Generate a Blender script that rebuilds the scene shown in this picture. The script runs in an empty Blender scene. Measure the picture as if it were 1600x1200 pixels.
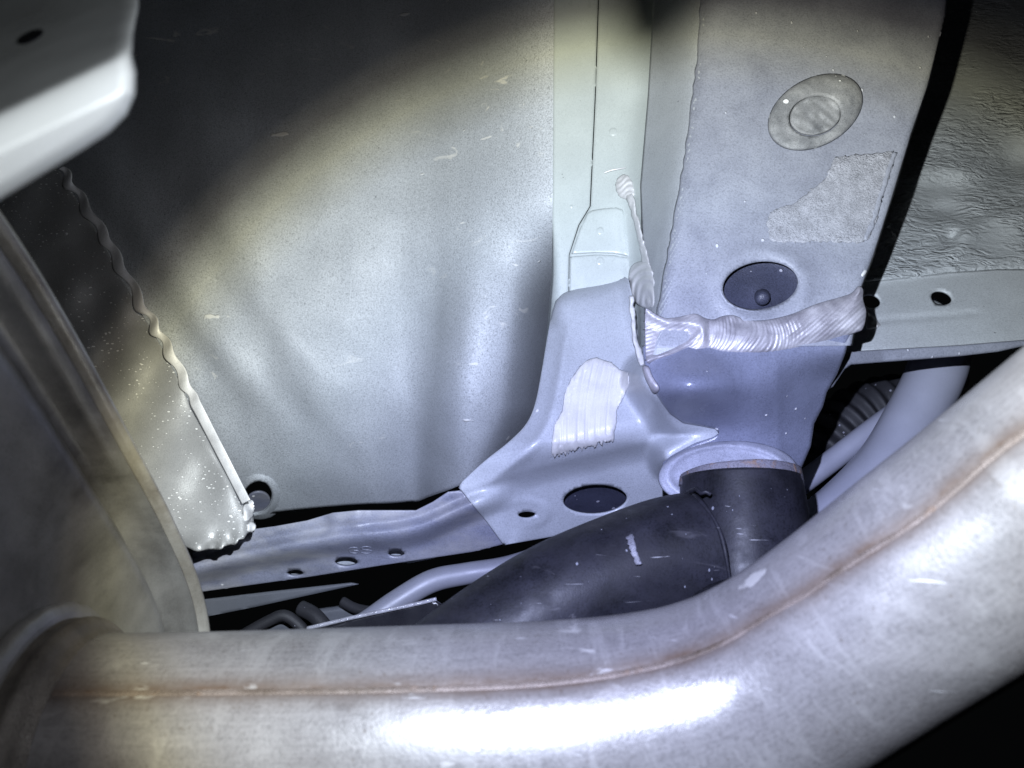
import bpy, math, random
import numpy as np
from mathutils import Vector, Matrix
from mathutils.geometry import delaunay_2d_cdt

random.seed(4); rng = np.random.default_rng(4)
sc = bpy.context.scene
R = math.radians

# ------------------------------------------------------------------ camera
F = 1200.0                      # focal length in photo pixels (1600 wide)
PITCH = R(38)                   # the photographer looks up under the car
CAM = np.array([0.0, 0.0, 0.28])
cp, sp = math.cos(PITCH), math.sin(PITCH)
ROT = np.array([[1, 0, 0], [0, cp, -sp], [0, sp, cp]])

def cam_to_world(p):
    """p: (...,3) as right, forward, up seen from the lens."""
    return np.asarray(p, float) @ ROT.T + CAM

def at(px, py, d):
    px, py, d = np.broadcast_arrays(np.asarray(px, float), np.asarray(py, float), np.asarray(d, float))
    return cam_to_world(np.stack([(px - 800) / F * d, d, -(py - 600) / F * d], -1))

cd = bpy.data.cameras.new('camera')
cam = bpy.data.objects.new('camera', cd)
sc.collection.objects.link(cam)
cam.location = CAM; cam.rotation_euler = (R(90) + PITCH, 0, 0)
cd.sensor_width = 36; cd.lens = 36 * F / 1600
cd.clip_start = 0.01; cd.clip_end = 50
cd.dof.use_dof = True; cd.dof.focus_distance = 0.46; cd.dof.aperture_fstop = 13
sc.camera = cam

# ------------------------------------------------------------------ world and torch
w = bpy.data.worlds.new('World'); sc.world = w; w.use_nodes = True
w.node_tree.nodes['Background'].inputs[0].default_value = (0.8, 0.9, 1.0, 1)
w.node_tree.nodes['Background'].inputs[1].default_value = 0.0012

LP = cam_to_world((0.0, 0.06, 0.035))           # hand torch beside the lens
AIM = at(1012, 884, 0.50)
ld = bpy.data.lights.new('hand_torch', 'SPOT')
ld.energy = 9.5; ld.spot_size = R(172); ld.spot_blend = 0.0; ld.shadow_soft_size = 0.002
lo = bpy.data.objects.new('hand_torch', ld); sc.collection.objects.link(lo)
lo.location = LP
lo.rotation_euler = Vector(AIM - LP).to_track_quat('-Z', 'Y').to_euler()
ld.use_nodes = True
nt = ld.node_tree; nd = nt.nodes; em = nd['Emission']
tc = nd.new('ShaderNodeTexCoord'); sx = nd.new('ShaderNodeSeparateXYZ')
ab = nd.new('ShaderNodeMath'); ab.operation = 'ABSOLUTE'
ac = nd.new('ShaderNodeMath'); ac.operation = 'ARCCOSINE'
dv = nd.new('ShaderNodeMath'); dv.operation = 'DIVIDE'; dv.inputs[1].default_value = R(90)
cr = nd.new('ShaderNodeValToRGB')
nt.links.new(tc.outputs['Normal'], sx.inputs[0]); nt.links.new(sx.outputs['Z'], ab.inputs[0])
nt.links.new(ab.outputs[0], ac.inputs[0]); nt.links.new(ac.outputs[0], dv.inputs[0])
nt.links.new(dv.outputs[0], cr.inputs[0]); nt.links.new(cr.outputs[0], em.inputs['Color'])
# beam of an LED torch with a lens: blue white heart, yellowish rim, faint spill (degrees off axis)
BEAM = [(0, (.60, .66, 1.0), 1.04), (12, (.60, .66, 1.0), 1.07), (21, (.67, .745, 1.0), 1.14), (29, (.79, .875, 1.0), 1.15),
        (38, (.92, .97, .97), 1.10), (41.8, (1.0, .97, .72), .80), (44.4, (.97, .90, .76), .22), (46.2, (.88, .88, .92), .085),
        (54, (.85, .9, 1.0), .062), (64, (.9, .95, 1.0), .055)]
el = cr.color_ramp.elements
while len(el) > 1: el.remove(el[-1])
for i, (deg, c, k) in enumerate(BEAM):
    e = el[0] if i == 0 else el.new(deg / 90)
    e.position = deg / 90; e.color = (c[0] * k, c[1] * k, c[2] * k, 1)

vs = sc.view_settings
vs.view_transform = 'Standard'; vs.look = 'None'; vs.exposure = 0.55; vs.gamma = 1.0
vs.use_curve_mapping = False

# ------------------------------------------------------------------ materials
MATS = {}
def ramp(nt, src, stops):
    n = nt.nodes.new('ShaderNodeValToRGB'); nt.links.new(src, n.inputs[0])
    e = n.color_ramp.elements
    while len(e) > 1: e.remove(e[-1])
    for i, (p, c) in enumerate(stops):
        q = e[0] if i == 0 else e.new(p)
        q.position = p
        q.color = (c, c, c, 1) if not isinstance(c, tuple) else (*c, 1)
    return n.outputs[0]

def noise(nt, co, scale, detail=4, rough=.55, dist=0.0):
    n = nt.nodes.new('ShaderNodeTexNoise'); nt.links.new(co, n.inputs['Vector'])
    n.inputs['Scale'].default_value = scale; n.inputs['Detail'].default_value = detail
    n.inputs['Roughness'].default_value = rough; n.inputs['Distortion'].default_value = dist
    return n.outputs['Fac']

def mapping(nt, co, scale=(1, 1, 1), rot=(0, 0, 0)):
    n = nt.nodes.new('ShaderNodeMapping'); nt.links.new(co, n.inputs[0])
    n.inputs['Scale'].default_value = scale; n.inputs['Rotation'].default_value = rot
    return n.outputs[0]

def mix(nt, fac, a, b, mode='MIX'):
    n = nt.nodes.new('ShaderNodeMix'); n.data_type = 'RGBA'; n.blend_type = mode
    if isinstance(fac, (int, float)): n.inputs[0].default_value = fac
    else: nt.links.new(fac, n.inputs[0])
    for k, v in ((6, a), (7, b)):
        if isinstance(v, tuple): n.inputs[k].default_value = (*v, 1)
        else: nt.links.new(v, n.inputs[k])
    return n.outputs[2]

def math_(nt, op, a, b=None):
    n = nt.nodes.new('ShaderNodeMath'); n.operation = op
    for k, v in ((0, a), (1, b)):
        if v is None: continue
        if isinstance(v, (int, float)): n.inputs[k].default_value = v
        else: nt.links.new(v, n.inputs[k])
    return n.outputs[0]

def camco(nt):
    """world position turned so that x is right, y deep, z up on the panels (the car's own axes here)."""
    g = nt.nodes.new('ShaderNodeNewGeometry')
    return mapping(nt, g.outputs['Position'], rot=(-PITCH, 0, 0))

def material(name, base, dark=None, light=None, rough=.5, metal=0.0, spec=.4, grain=.12, grain_scale=1600, mottle=.35, mottle_scale=28,
             bump=.15, specks=0.0, speck_scale=260, speck_col=(.75, .75, .75), speck_stretch=(1, 1, 1), pits=0.0,
             wrinkle=None, scratches=0.0, rust=0.0, rust_col=(.19, .09, .035), streak=None, coat=0.0, rough_var=.12, seam=False, scuffs=0.0, scuff_col=(.72, .71, .67)):
    m = bpy.data.materials.new(name); m.use_nodes = True
    nt = m.node_tree; b = nt.nodes['Principled BSDF']; L = nt.links.new
    co = camco(nt)
    dark = dark or tuple(c * .62 for c in base); light = light or tuple(min(1, c * 1.3) for c in base)
    n1 = noise(nt, co, mottle_scale, 6, .6, .4)
    f1 = ramp(nt, n1, [(.32, 0.0), (.5, .5), (.68, 1.0)])
    c0 = mix(nt, f1, tuple(base[i] + (dark[i] - base[i]) * mottle for i in range(3)), tuple(base[i] + (light[i] - base[i]) * mottle for i in range(3)))
    g = noise(nt, co, grain_scale, 2, .7)
    fg = ramp(nt, g, [(.33, 1 - grain * 1.6), (.5, 1.0), (.67, 1 + 0.0)])
    c0 = mix(nt, 1.0, c0, fg, 'MULTIPLY')
    gl = ramp(nt, g, [(.55, 0.0), (.72, grain)])
    c0 = mix(nt, gl, c0, tuple(min(1, c * 1.9) for c in base))
    heights = [math_(nt, 'MULTIPLY', g, bump)]
    if streak:      # (scale vector, colour, amount): soft runs of dirt
        s = ramp(nt, noise(nt, mapping(nt, co, streak[0]), 1.0, 5, .6, .2), [(.45, 0.0), (.72, streak[2])])
        c0 = mix(nt, s, c0, streak[1])
    if seam:        # brown heat and rust stain bleeding from the weld
        at_ = nt.nodes.new('ShaderNodeAttribute'); at_.attribute_name = 'seam'
        wob = noise(nt, mapping(nt, co, (30, 60, 60)), 1.0, 5, .65)
        ru = nt.nodes.new('ShaderNodeAttribute'); ru.attribute_name = 'run'
        fine = ramp(nt, noise(nt, mapping(nt, ru.outputs['Vector'], (40, 900, 1)), 1.0, 4, .6), [(.35, .89), (.65, 1.07)])
        c0 = mix(nt, 1.0, c0, fine, 'MULTIPLY')
        blot = ramp(nt, noise(nt, mapping(nt, ru.outputs['Vector'], (70, 34, 1), (0, 0, R(25))), 1.0, 5, .62, .7), [(.54, 0.0), (.66, .32)])
        c0 = mix(nt, blot, c0, (.155, .150, .150))
        grit = ramp(nt, noise(nt, co, 420, 3, .6), [(.64, 0.0), (.72, .55)])
        c0 = mix(nt, grit, c0, (.045, .038, .034))
        f = math_(nt, 'MULTIPLY', at_.outputs['Fac'], ramp(nt, wob, [(.25, .35), (.7, 1.25)]))
        c0 = mix(nt, f, c0, (.042, .027, .018))
    if scuffs:
        n = noise(nt, mapping(nt, co, (38, 38, 85), (0, R(-28), 0)), 1.0, 4, .6, .8)
        k = noise(nt, co, 9, 2)
        f = math_(nt, 'MULTIPLY', ramp(nt, n, [(.63, 0.0), (.70, scuffs)]), ramp(nt, k, [(.48, 0.0), (.58, 1.0)]))
        c0 = mix(nt, f, c0, scuff_col)
    if specks:
        v = nt.nodes.new('ShaderNodeTexVoronoi'); L(mapping(nt, co, speck_stretch, (0, R(25), 0)), v.inputs['Vector'])
        v.inputs['Scale'].default_value = speck_scale; v.inputs['Randomness'].default_value = 1
        rnd = nt.nodes.new('ShaderNodeSeparateColor'); L(v.outputs['Color'], rnd.inputs[0])
        lim = math_(nt, 'MULTIPLY', ramp(nt, rnd.outputs[0], [(1 - specks, 0.0), (1.0, 1.0)]), .42)
        lim = math_(nt, 'MULTIPLY', lim, ramp(nt, noise(nt, co, 60, 3), [(.35, .3), (.65, 1.0)]))
        d = math_(nt, 'SUBTRACT', lim, v.outputs['Distance'])
        f = ramp(nt, math_(nt, 'MULTIPLY', d, 9.0), [(0.0, 0.0), (.5, 1.0)])
        c0 = mix(nt, f, c0, speck_col)
        heights.append(math_(nt, 'MULTIPLY', f, bump * 2))
    if pits:
        v = nt.nodes.new('ShaderNodeTexVoronoi'); L(co, v.inputs['Vector'])
        v.inputs['Scale'].default_value = 150
        rnd = nt.nodes.new('ShaderNodeSeparateColor'); L(v.outputs['Color'], rnd.inputs[0])
        lim = math_(nt, 'MULTIPLY', ramp(nt, rnd.outputs[1], [(1 - pits, 0.0), (1.0, 1.0)]), .12)
        f = ramp(nt, math_(nt, 'MULTIPLY', math_(nt, 'SUBTRACT', lim, v.outputs['Distance']), 18.0), [(0.0, 0.0), (.6, .8)])
        c0 = mix(nt, f, c0, tuple(c * .3 for c in base))
    if scratches:
        n = noise(nt, mapping(nt, co, (70, 70, 900), (0, R(52), 0)), 1.0, 2, .5, .1)
        k = noise(nt, co, 45, 2)
        f = math_(nt, 'MULTIPLY', ramp(nt, n, [(.70, 0.0), (.76, scratches)]), ramp(nt, k, [(.5, 0.0), (.62, 1.0)]))
        c0 = mix(nt, f, c0, (.5, .5, .52))
    rgh = ramp(nt, noise(nt, co, mottle_scale * 1.7, 5, .6), [(.3, max(.05, rough - rough_var)), (.7, min(1, rough + rough_var))])
    if rust:
        f = ramp(nt, noise(nt, co, 120, 6, .65, .6), [(.62 - rust * .45, 0.0), (.75 - rust * .4, 1.0)])
        c0 = mix(nt, f, c0, mix(nt, noise(nt, co, 500, 4), rust_col, tuple(min(1, c * 2.4) for c in rust_col)))
        rgh = mix(nt, f, rgh, (.85, .85, .85))
        inv = math_(nt, 'SUBTRACT', 1.0, f)
        if metal: L(math_(nt, 'MULTIPLY', inv, metal), b.inputs['Metallic'])
        heights.append(math_(nt, 'MULTIPLY', f, .3))
    elif metal: b.inputs['Metallic'].default_value = metal
    if wrinkle:     # (strength, scale vector, rotation)
        wv = mapping(nt, co, wrinkle[1], wrinkle[2])
        n = noise(nt, wv, 1.0, 3, .5, 1.2)
        r = ramp(nt, n, [(.36, 0.0), (.5, .55), (.64, 1.0)])
        if len(wrinkle) > 3: r = math_(nt, 'MULTIPLY', r, ramp(nt, noise(nt, co, 17, 3, .5), [(.38, .12), (.62, 1.0)]))
        r = math_(nt, 'MULTIPLY', r, wrinkle[0])
        heights.append(r)
    h = heights[0]
    for q in heights[1:]: h = math_(nt, 'ADD', h, q)
    bp = nt.nodes.new('ShaderNodeBump'); L(h, bp.inputs['Height'])
    bp.inputs['Strength'].default_value = 1.0; bp.inputs['Distance'].default_value = .0009
    L(bp.outputs[0], b.inputs['Normal'])
    L(c0, b.inputs['Base Color']); L(rgh, b.inputs['Roughness'])
    b.inputs['Specular IOR Level'].default_value = spec
    b.inputs['Coat Weight'].default_value = coat; b.inputs['Coat Roughness'].default_value = .15
    MATS[name] = m
    return m

material('well_paint', (.435, .455, .475), scuffs=.9, rough=.58, spec=.45, grain=.28, grain_scale=1100, mottle=.15, mottle_scale=16, bump=.22, specks=.05, speck_scale=75,
         speck_col=(.66, .66, .64), speck_stretch=(.35, 1, 1.4), pits=.25, streak=((9, 9, 3), (.33, .35, .385), .35))
material('body_paint', (.43, .465, .45), rough=.33, spec=.5, grain=.07, grain_scale=1300, mottle=.15, bump=.05, pits=.22, coat=.25)
material('rail_paint', (.34, .355, .375), rough=.45, spec=.4, grain=.16, grain_scale=1300, mottle=.2, bump=.15, pits=.1)
material('undercoat', (.225, .234, .277), light=(.31, .32, .355), rough=.46, spec=.4, grain=.15, grain_scale=1000, mottle=.45, mottle_scale=38, bump=.22, specks=.07, speck_scale=300,
         speck_col=(.48, .49, .54), speck_stretch=(1, 1, .7))
material('bracket_paint', (.145, .156, .215), rough=.30, spec=.5, grain=.16, grain_scale=1200, mottle=.4, mottle_scale=30, bump=.16, specks=.05, speck_scale=230,
         speck_col=(.6, .6, .63))
material('gusset_paint', (.35, .37, .405), rough=.36, spec=.5, grain=.14, grain_scale=1200, mottle=.25, mottle_scale=20, bump=.12, specks=.02, speck_scale=110, coat=.1)
material('flange_paint', (.165, .173, .225), rough=.42, spec=.5, grain=.16, grain_scale=1100, mottle=.6, mottle_scale=35, bump=.15, specks=.03, speck_scale=120, streak=((25, 25, 60), (.37, .36, .35), .5))
material('sealant', (.52, .515, .51), rough=.42, spec=.5, grain=.05, mottle=.25, mottle_scale=60, bump=.05, coat=.15)
material('sealant_grey', (.30, .285, .325), light=(.45, .44, .47), rough=.46, metal=.25, spec=.5, grain=.10, mottle=.9, mottle_scale=70, bump=.12)
material('residue', (.285, .288, .315), rough=.6, grain=.3, mottle=.6, mottle_scale=120, bump=.3, wrinkle=(.55, (420, 420, 600), (0, 0, 0), 1))
material('arm_paint', (.007, .0073, .010), light=(.018, .018, .025), rough=.52, spec=.18, grain=.3, grain_scale=900, mottle=.8, mottle_scale=60, bump=.07, specks=.12, speck_scale=420,
         speck_col=(.14, .145, .17), speck_stretch=(1, 1, .6), scratches=.45, scuffs=.9, scuff_col=(.05, .049, .055), streak=((30, 30, 50), (.014, .0138, .017), .8))
material('cup_metal', (.26, .27, .33), rough=.42, grain=.2, mottle=.5, mottle_scale=60, bump=.2, rust=.0)
material('rusty_rim', (.12, .115, .14), rough=.6, grain=.3, mottle=.6, bump=.4, rust=.18, rust_col=(.10, .06, .035))
material('scuff', (.10, .10, .12), rough=.5, grain=.3, mottle=.9, mottle_scale=200, bump=.2)
material('rubber', (.02, .02, .024), rough=.55, grain=.2, mottle=.5, bump=.2, specks=.2, speck_scale=300, speck_col=(.22, .22, .26))
material('plug_rubber', (.20, .205, .215), light=(.31, .31, .31), rough=.58, grain=.25, mottle=.9, mottle_scale=70, bump=.35, specks=.1, speck_scale=200)
material('plug_dark', (.045, .048, .075), rough=.42, grain=.3, mottle=.8, bump=.3, specks=.3, speck_scale=260, speck_col=(.3, .3, .36))
material('floor_coat', (.43, .45, .46), rough=.30, spec=.5, grain=.12, grain_scale=1000, mottle=.3, mottle_scale=14, bump=.12, pits=.2,
         wrinkle=(1.7, (85, 85, 230), (0, R(-10), 0), 1), coat=.15)
material('floor_plain', (.47, .49, .50), rough=.4, grain=.14, grain_scale=1000, mottle=.2, bump=.12, pits=.2)
material('steel_pipe', (.36, .37, .45), rough=.40, metal=.25, grain=.04, mottle=.15, bump=.03, spec=.5)
material('exhaust_steel', (.084, .080, .082), dark=(.055, .050, .048), light=(.13, .125, .126), rough=.34, metal=.15, seam=True, spec=.5, grain=.14, grain_scale=800, mottle=.28, mottle_scale=26, bump=.09, rough_var=.14, scratches=.30, scuffs=.8, scuff_col=(.185, .18, .178),
         specks=.06, speck_scale=60, speck_col=(.19, .185, .18), speck_stretch=(.5, 1, 1), streak=((6, 6, 40), (.145, .138, .14), .6))
material('muffler_steel', (.185, .183, .18), dark=(.08, .077, .072), light=(.30, .297, .29), rough=.40, metal=.7, grain=.12, mottle=.9, mottle_scale=26, bump=.15, streak=((45, 45, 20), (.30, .292, .28), .6),
         specks=.06, speck_scale=70, speck_col=(.5, .48, .44), speck_stretch=(1.5, 1, .6))
material('rim_steel', (.30, .29, .27), dark=(.16, .14, .11), light=(.42, .41, .38), rough=.36, metal=.6, grain=.1, mottle=.8, mottle_scale=40, bump=.1)
material('collar_steel', (.045, .04, .036), dark=(.02, .017, .014), light=(.10, .09, .08), rough=.5, metal=.3, grain=.2, mottle=.9, mottle_scale=50, bump=.3)
material('seam_rust', (.065, .052, .046), dark=(.035, .024, .016), light=(.105, .085, .075), rough=.6, metal=.4, grain=.2, mottle=1.0, mottle_scale=60, bump=.3, rust=.10, rust_col=(.045, .025, .013))
material('shield_alu', (.36, .36, .355), rough=.42, metal=.45, grain=.1, mottle=.35, mottle_scale=30, bump=.15, specks=.85, speck_scale=520, speck_col=(.85, .85, .83), speck_stretch=(.7, 1, 1.3))
material('shield_edge', (.60, .595, .59), rough=.46, metal=.1, grain=.08, mottle=.6, mottle_scale=60, bump=.1)
material('near_bracket', (.60, .615, .60), rough=.36, metal=.1, grain=.02, mottle=.12, bump=.02)
material('inner_pipe', (.20, .205, .245), rough=.46, metal=.1, grain=.06, mottle=.3, bump=.05)
material('plastic_black', (.012, .012, .015), rough=.3, grain=.1, mottle=.3, bump=.05)
material('clear_edge', (.25, .25, .28), rough=.15, spec=.8, grain=.1, mottle=.8, mottle_scale=200, bump=.3)
material('inner_grey', (.085, .09, .105), rough=.5, grain=.1, mottle=.4, bump=.1)

# ------------------------------------------------------------------ mesh helpers
def link(o): sc.collection.objects.link(o); return o

def thing(name, label, cat, base, group=None):
    o = bpy.data.objects.new(name, None); o.empty_display_size = .02
    o.location = at(*base); link(o)
    o['label'] = label; o['category'] = cat
    if group: o['group'] = group
    return o

def tag(o, label, cat=None, group=None):
    o['label'] = label
    if cat: o['category'] = cat
    if group: o['group'] = group
    return o

def rootloc(o):
    v = Vector((0, 0, 0))
    while o is not None: v = v + o.location; o = o.parent
    return np.array(v)

def build(name, V, faces, mat, parent=None, thick=0.0, smooth=True, base=None, sub=0):
    V = np.asarray(V, float).reshape(-1, 3)
    if parent is not None: org = rootloc(parent)
    else: org = np.array(at(*base)) if base else V.mean(0)
    me = bpy.data.meshes.new(name)
    me.from_pydata((V - org).tolist(), [], [list(map(int, f)) for f in faces])
    me.validate()
    if smooth: me.polygons.foreach_set('use_smooth', [True] * len(me.polygons))
    me.materials.append(MATS[mat]); me.update()
    o = bpy.data.objects.new(name, me); link(o)
    if parent is not None: o.parent = parent
    else: o.location = org
    if thick:
        s = o.modifiers.new('thickness', 'SOLIDIFY'); s.thickness = thick; s.offset = -1
    if sub:
        s = o.modifiers.new('smooth', 'SUBSURF'); s.levels = sub; s.render_levels = sub
    return o

def ss(a, b, x):
    t = np.clip((np.asarray(x, float) - a) / (b - a), 0, 1)
    return t * t * (3 - 2 * t)

def spline(P, n=8, closed=False):
    P = np.asarray(P, float); out = []
    N = len(P); segs = N if closed else N - 1
    for i in range(segs):
        if closed: a, b, c, d = P[(i - 1) % N], P[i], P[(i + 1) % N], P[(i + 2) % N]
        else: a, b, c, d = P[max(i - 1, 0)], P[i], P[i + 1], P[min(i + 2, N - 1)]
        for k in range(n):
            t = k / n
            out.append(.5 * ((2 * b) + (c - a) * t + (2 * a - 5 * b + 4 * c - d) * t * t + (3 * b - a - 3 * c + d) * t ** 3))
    if not closed: out.append(P[-1])
    return np.array(out)

def resample(P, step, closed=True):
    P = np.asarray(P, float)
    Q = np.vstack([P, P[:1]]) if closed else P
    out = []
    for a, b in zip(Q[:-1], Q[1:]):
        n = max(1, int(round(np.linalg.norm(b - a) / step)))
        for k in range(n): out.append(a + (b - a) * k / n)
    if not closed: out.append(Q[-1])
    return np.array(out)

def inside(x, y, P):
    P = np.asarray(P, float); c = np.zeros(x.shape, bool)
    for (x0, y0), (x1, y1) in zip(P, np.roll(P, -1, 0)):
        if y0 == y1: continue
        hit = ((y0 > y) != (y1 > y)) & (x < (x1 - x0) * (y - y0) / (y1 - y0) + x0)
        c ^= hit
    return c

def dist_line(x, y, P, closed=False):
    """distance, arc length and side of the nearest point on a polyline"""
    P = np.asarray(P, float)
    Q = np.vstack([P, P[:1]]) if closed else P
    best = np.full(x.shape, 1e9); arc = np.zeros(x.shape); side = np.zeros(x.shape); L = 0.0
    for a, b in zip(Q[:-1], Q[1:]):
        ab = b - a; l = np.hypot(*ab)
        if l < 1e-9: continue
        t = np.clip(((x - a[0]) * ab[0] + (y - a[1]) * ab[1]) / l ** 2, 0, 1)
        dx, dy = x - a[0] - t * ab[0], y - a[1] - t * ab[1]
        d = np.hypot(dx, dy); m = d < best
        best = np.where(m, d, best); arc = np.where(m, L + t * l, arc)
        side = np.where(m, np.sign(ab[0] * dy - ab[1] * dx), side); L += l
    return best, arc, side, L

def ell(cx, cy, rx, ry, rot=0.0, n=36):
    a = np.linspace(0, 2 * np.pi, n, endpoint=False); c, s = math.cos(R(rot)), math.sin(R(rot))
    x, y = rx * np.cos(a), ry * np.sin(a)
    return np.stack([cx + c * x - s * y, cy + s * x + c * y], 1)

def panel(name, outline, depth, mat, parent=None, holes=(), step=7, thick=.0014, curve=0, roll=None, base=None, jag=0.0):
    """A pressed sheet: its outline as seen from the lens, standing at depth(px, py) metres, with real thickness."""
    O = spline(outline, curve, True) if curve else np.asarray(outline, float)
    O = resample(O, step)
    if jag: O = O + rng.normal(0, jag, O.shape)
    H = [resample(np.asarray(h, float), max(2.0, step * .6)) for h in holes]
    x0, y0 = O.min(0); x1, y1 = O.max(0)
    gx, gy = np.meshgrid(np.arange(x0 + step / 2, x1, step), np.arange(y0 + step / 2, y1, step * .87))
    gx = gx + (np.arange(gx.shape[0]) % 2)[:, None] * step / 2
    gx, gy = gx.ravel(), gy.ravel()
    rw = roll[0] if roll else step
    ins = [rw * q for q in (.14, .36, .68, 1.05)] if roll else [step * .6]
    rings = []
    area = .5 * np.sum(O[:, 0] * np.roll(O[:, 1], -1) - np.roll(O[:, 0], -1) * O[:, 1])
    tg = np.roll(O, -1, 0) - np.roll(O, 1, 0); tg /= np.maximum(np.linalg.norm(tg, axis=1), 1e-9)[:, None]
    nrm = np.stack([-tg[:, 1], tg[:, 0]], 1) * (1 if area > 0 else -1)
    for q in ins:
        I = O + nrm * q
        ok = inside(I[:, 0], I[:, 1], O) & (dist_line(I[:, 0], I[:, 1], O, True)[0] > q * .93)
        for h in H: ok &= ~inside(I[:, 0], I[:, 1], h) & (dist_line(I[:, 0], I[:, 1], h, True)[0] > step * .3)
        rings.append(I[ok])
    k = inside(gx, gy, O) & (dist_line(gx, gy, O, True)[0] > ins[-1] + step * .4)
    for h in H: k &= ~inside(gx, gy, h) & (dist_line(gx, gy, h, True)[0] > step * .4)
    P = np.vstack([O] + H + rings + [np.stack([gx[k], gy[k]], 1)])
    E = []; s = 0
    for ring in [O] + H:
        n = len(ring); E += [(s + i, s + (i + 1) % n) for i in range(n)]; s += n
    vo, _, fo, _, _, _ = delaunay_2d_cdt([Vector((a, -b)) for a, b in P], E, [], 0, 1e-4)
    Q = np.array([(v.x, -v.y) for v in vo]); T = np.array([f for f in fo if len(f) == 3])
    c = Q[T].mean(1); k = inside(c[:, 0], c[:, 1], O)
    for h in H: k &= ~inside(c[:, 0], c[:, 1], h)
    T = T[k]
    d = depth(Q[:, 0], Q[:, 1])
    if roll:
        e = dist_line(Q[:, 0], Q[:, 1], O, True)[0]
        t = np.clip(e / roll[0], 0, 1)
        d = d + roll[1] * (1 - np.sqrt(np.clip(1 - (1 - t) ** 2, 0, 1)))
    V = at(Q[:, 0], Q[:, 1], d)
    return build(name, V, T, mat, parent, thick, base=base)

def grid(name, rows, mat, parent=None, thick=0.0, base=None, closed_u=False, flip=False):
    """loft through rows of points (world space)"""
    A = np.asarray(rows, float); n, m = A.shape[:2]; f = []
    for i in range(n - 1):
        for j in range(m if closed_u else m - 1):
            q = [i * m + j, i * m + (j + 1) % m, (i + 1) * m + (j + 1) % m, (i + 1) * m + j]
            f.append(q[::-1] if flip else q)
    return build(name, A.reshape(-1, 3), f, mat, parent, thick, base=base)

def tube(name, path, rad, mat, parent=None, n=20, up=(0, 0, 1), prof=None, caps=True, base=None, smooth_n=8, flat=1.0, arc=None, twist=None):
    """sweep of a round (or prof(theta, s)) section along px/py/depth points; rad in photo pixels at that depth"""
    P = np.asarray(path, float); r = np.broadcast_to(np.asarray(rad, float), (len(P),))
    S = spline(np.column_stack([P, r]), smooth_n) if smooth_n else np.column_stack([P, r])
    W = at(S[:, 0], S[:, 1], S[:, 2]); rr = S[:, 3] / F * S[:, 2]
    T = np.gradient(W, axis=0); T /= np.linalg.norm(T, axis=1)[:, None]
    rows = []; upw = ROT @ np.array(up, float)
    th = np.linspace(0, 2 * np.pi, n, endpoint=False) if arc is None else np.linspace(arc[0], arc[1], n)
    for i in range(len(W)):
        N = upw - T[i] * (upw @ T[i]); N /= np.linalg.norm(N)
        B = np.cross(T[i], N)                      # towards the lens when the tube runs left to right
        k = np.ones_like(th) if prof is None else prof(th, i / (len(W) - 1)) + 0 * th
        tw = th + (twist(i / (len(W) - 1)) if twist else 0.0)
        rows.append(W[i] + rr[i] * k[:, None] * (np.cos(tw)[:, None] * N + flat * np.sin(tw)[:, None] * B))
    A = np.array(rows); m = n; f = []
    for i in range(len(A) - 1):
        for j in range(n if arc is None else n - 1):
            f.append([i * m + j, (i + 1) * m + j, (i + 1) * m + (j + 1) % m, i * m + (j + 1) % m])
    if caps and arc is None:
        f.append(list(range(m))); f.append(list(range((len(A) - 1) * m, len(A) * m))[::-1])
    return build(name, A.reshape(-1, 3), f, mat, parent, base=base)

def fbm(x, y, s, seed=0):
    r = np.random.default_rng(seed); v = np.zeros(np.shape(x))
    for k in range(9):
        a = r.uniform(0, 2 * np.pi); f = r.uniform(.6, 1.9) / s
        v = v + np.sin((x * np.cos(a) + y * np.sin(a)) * f * 2 * np.pi + r.uniform(0, 6.3))
    return v / 4.0

# ------------------------------------------------------------------ depth of the sheet metal (metres from the lens, along the view)
def bendx(y): return np.interp(y, [-100, 80, 250, 430, 560], [1098, 1090, 1068, 1036, 1012])
def creasex(y): return np.interp(y, [-100, 0, 150, 290, 420, 560], [1014, 1010, 1003, 988, 992, 998])
def rail_face(x, y):
    d = .405 + (445 - y) * .00011 + (x - 1187) * .00001
    r = np.hypot((x - 1192) / 1.0, (y - 447) * 1.25)
    d = d - .0022 * np.exp(-((r - 66) / 16.0) ** 2) + .0020 * np.exp(-(r / 58.0) ** 4)      # dished collar round the lower hole
    return d + .0006 * fbm(x, y, 260, 3)
def strip(x, y):
    d = .492 + (300 - y) * .00006
    return d + .022 * ss(330, 430, y) * (1 - ss(850, 874, x)) ** 1.5 + .0006 * fbm(x, y, 200, 8)
def frame(x, y):
    b, c = bendx(y), creasex(y)
    t = (x - c) / (b - c)
    f, s = rail_face(x, y), strip(x, y)
    tt = np.clip(t, -.35, 1.35)
    # fillet at the crease, soft bend at the rail's lower corner
    lin = s + (f - s) * np.clip(t, 0, 1)
    k = .16
    soft = lambda q: k * np.logaddexp(0, q / k)
    u = soft(t) - soft(t - 1.0)
    return s + (f - s) * np.clip(u, 0, 1)

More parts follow.
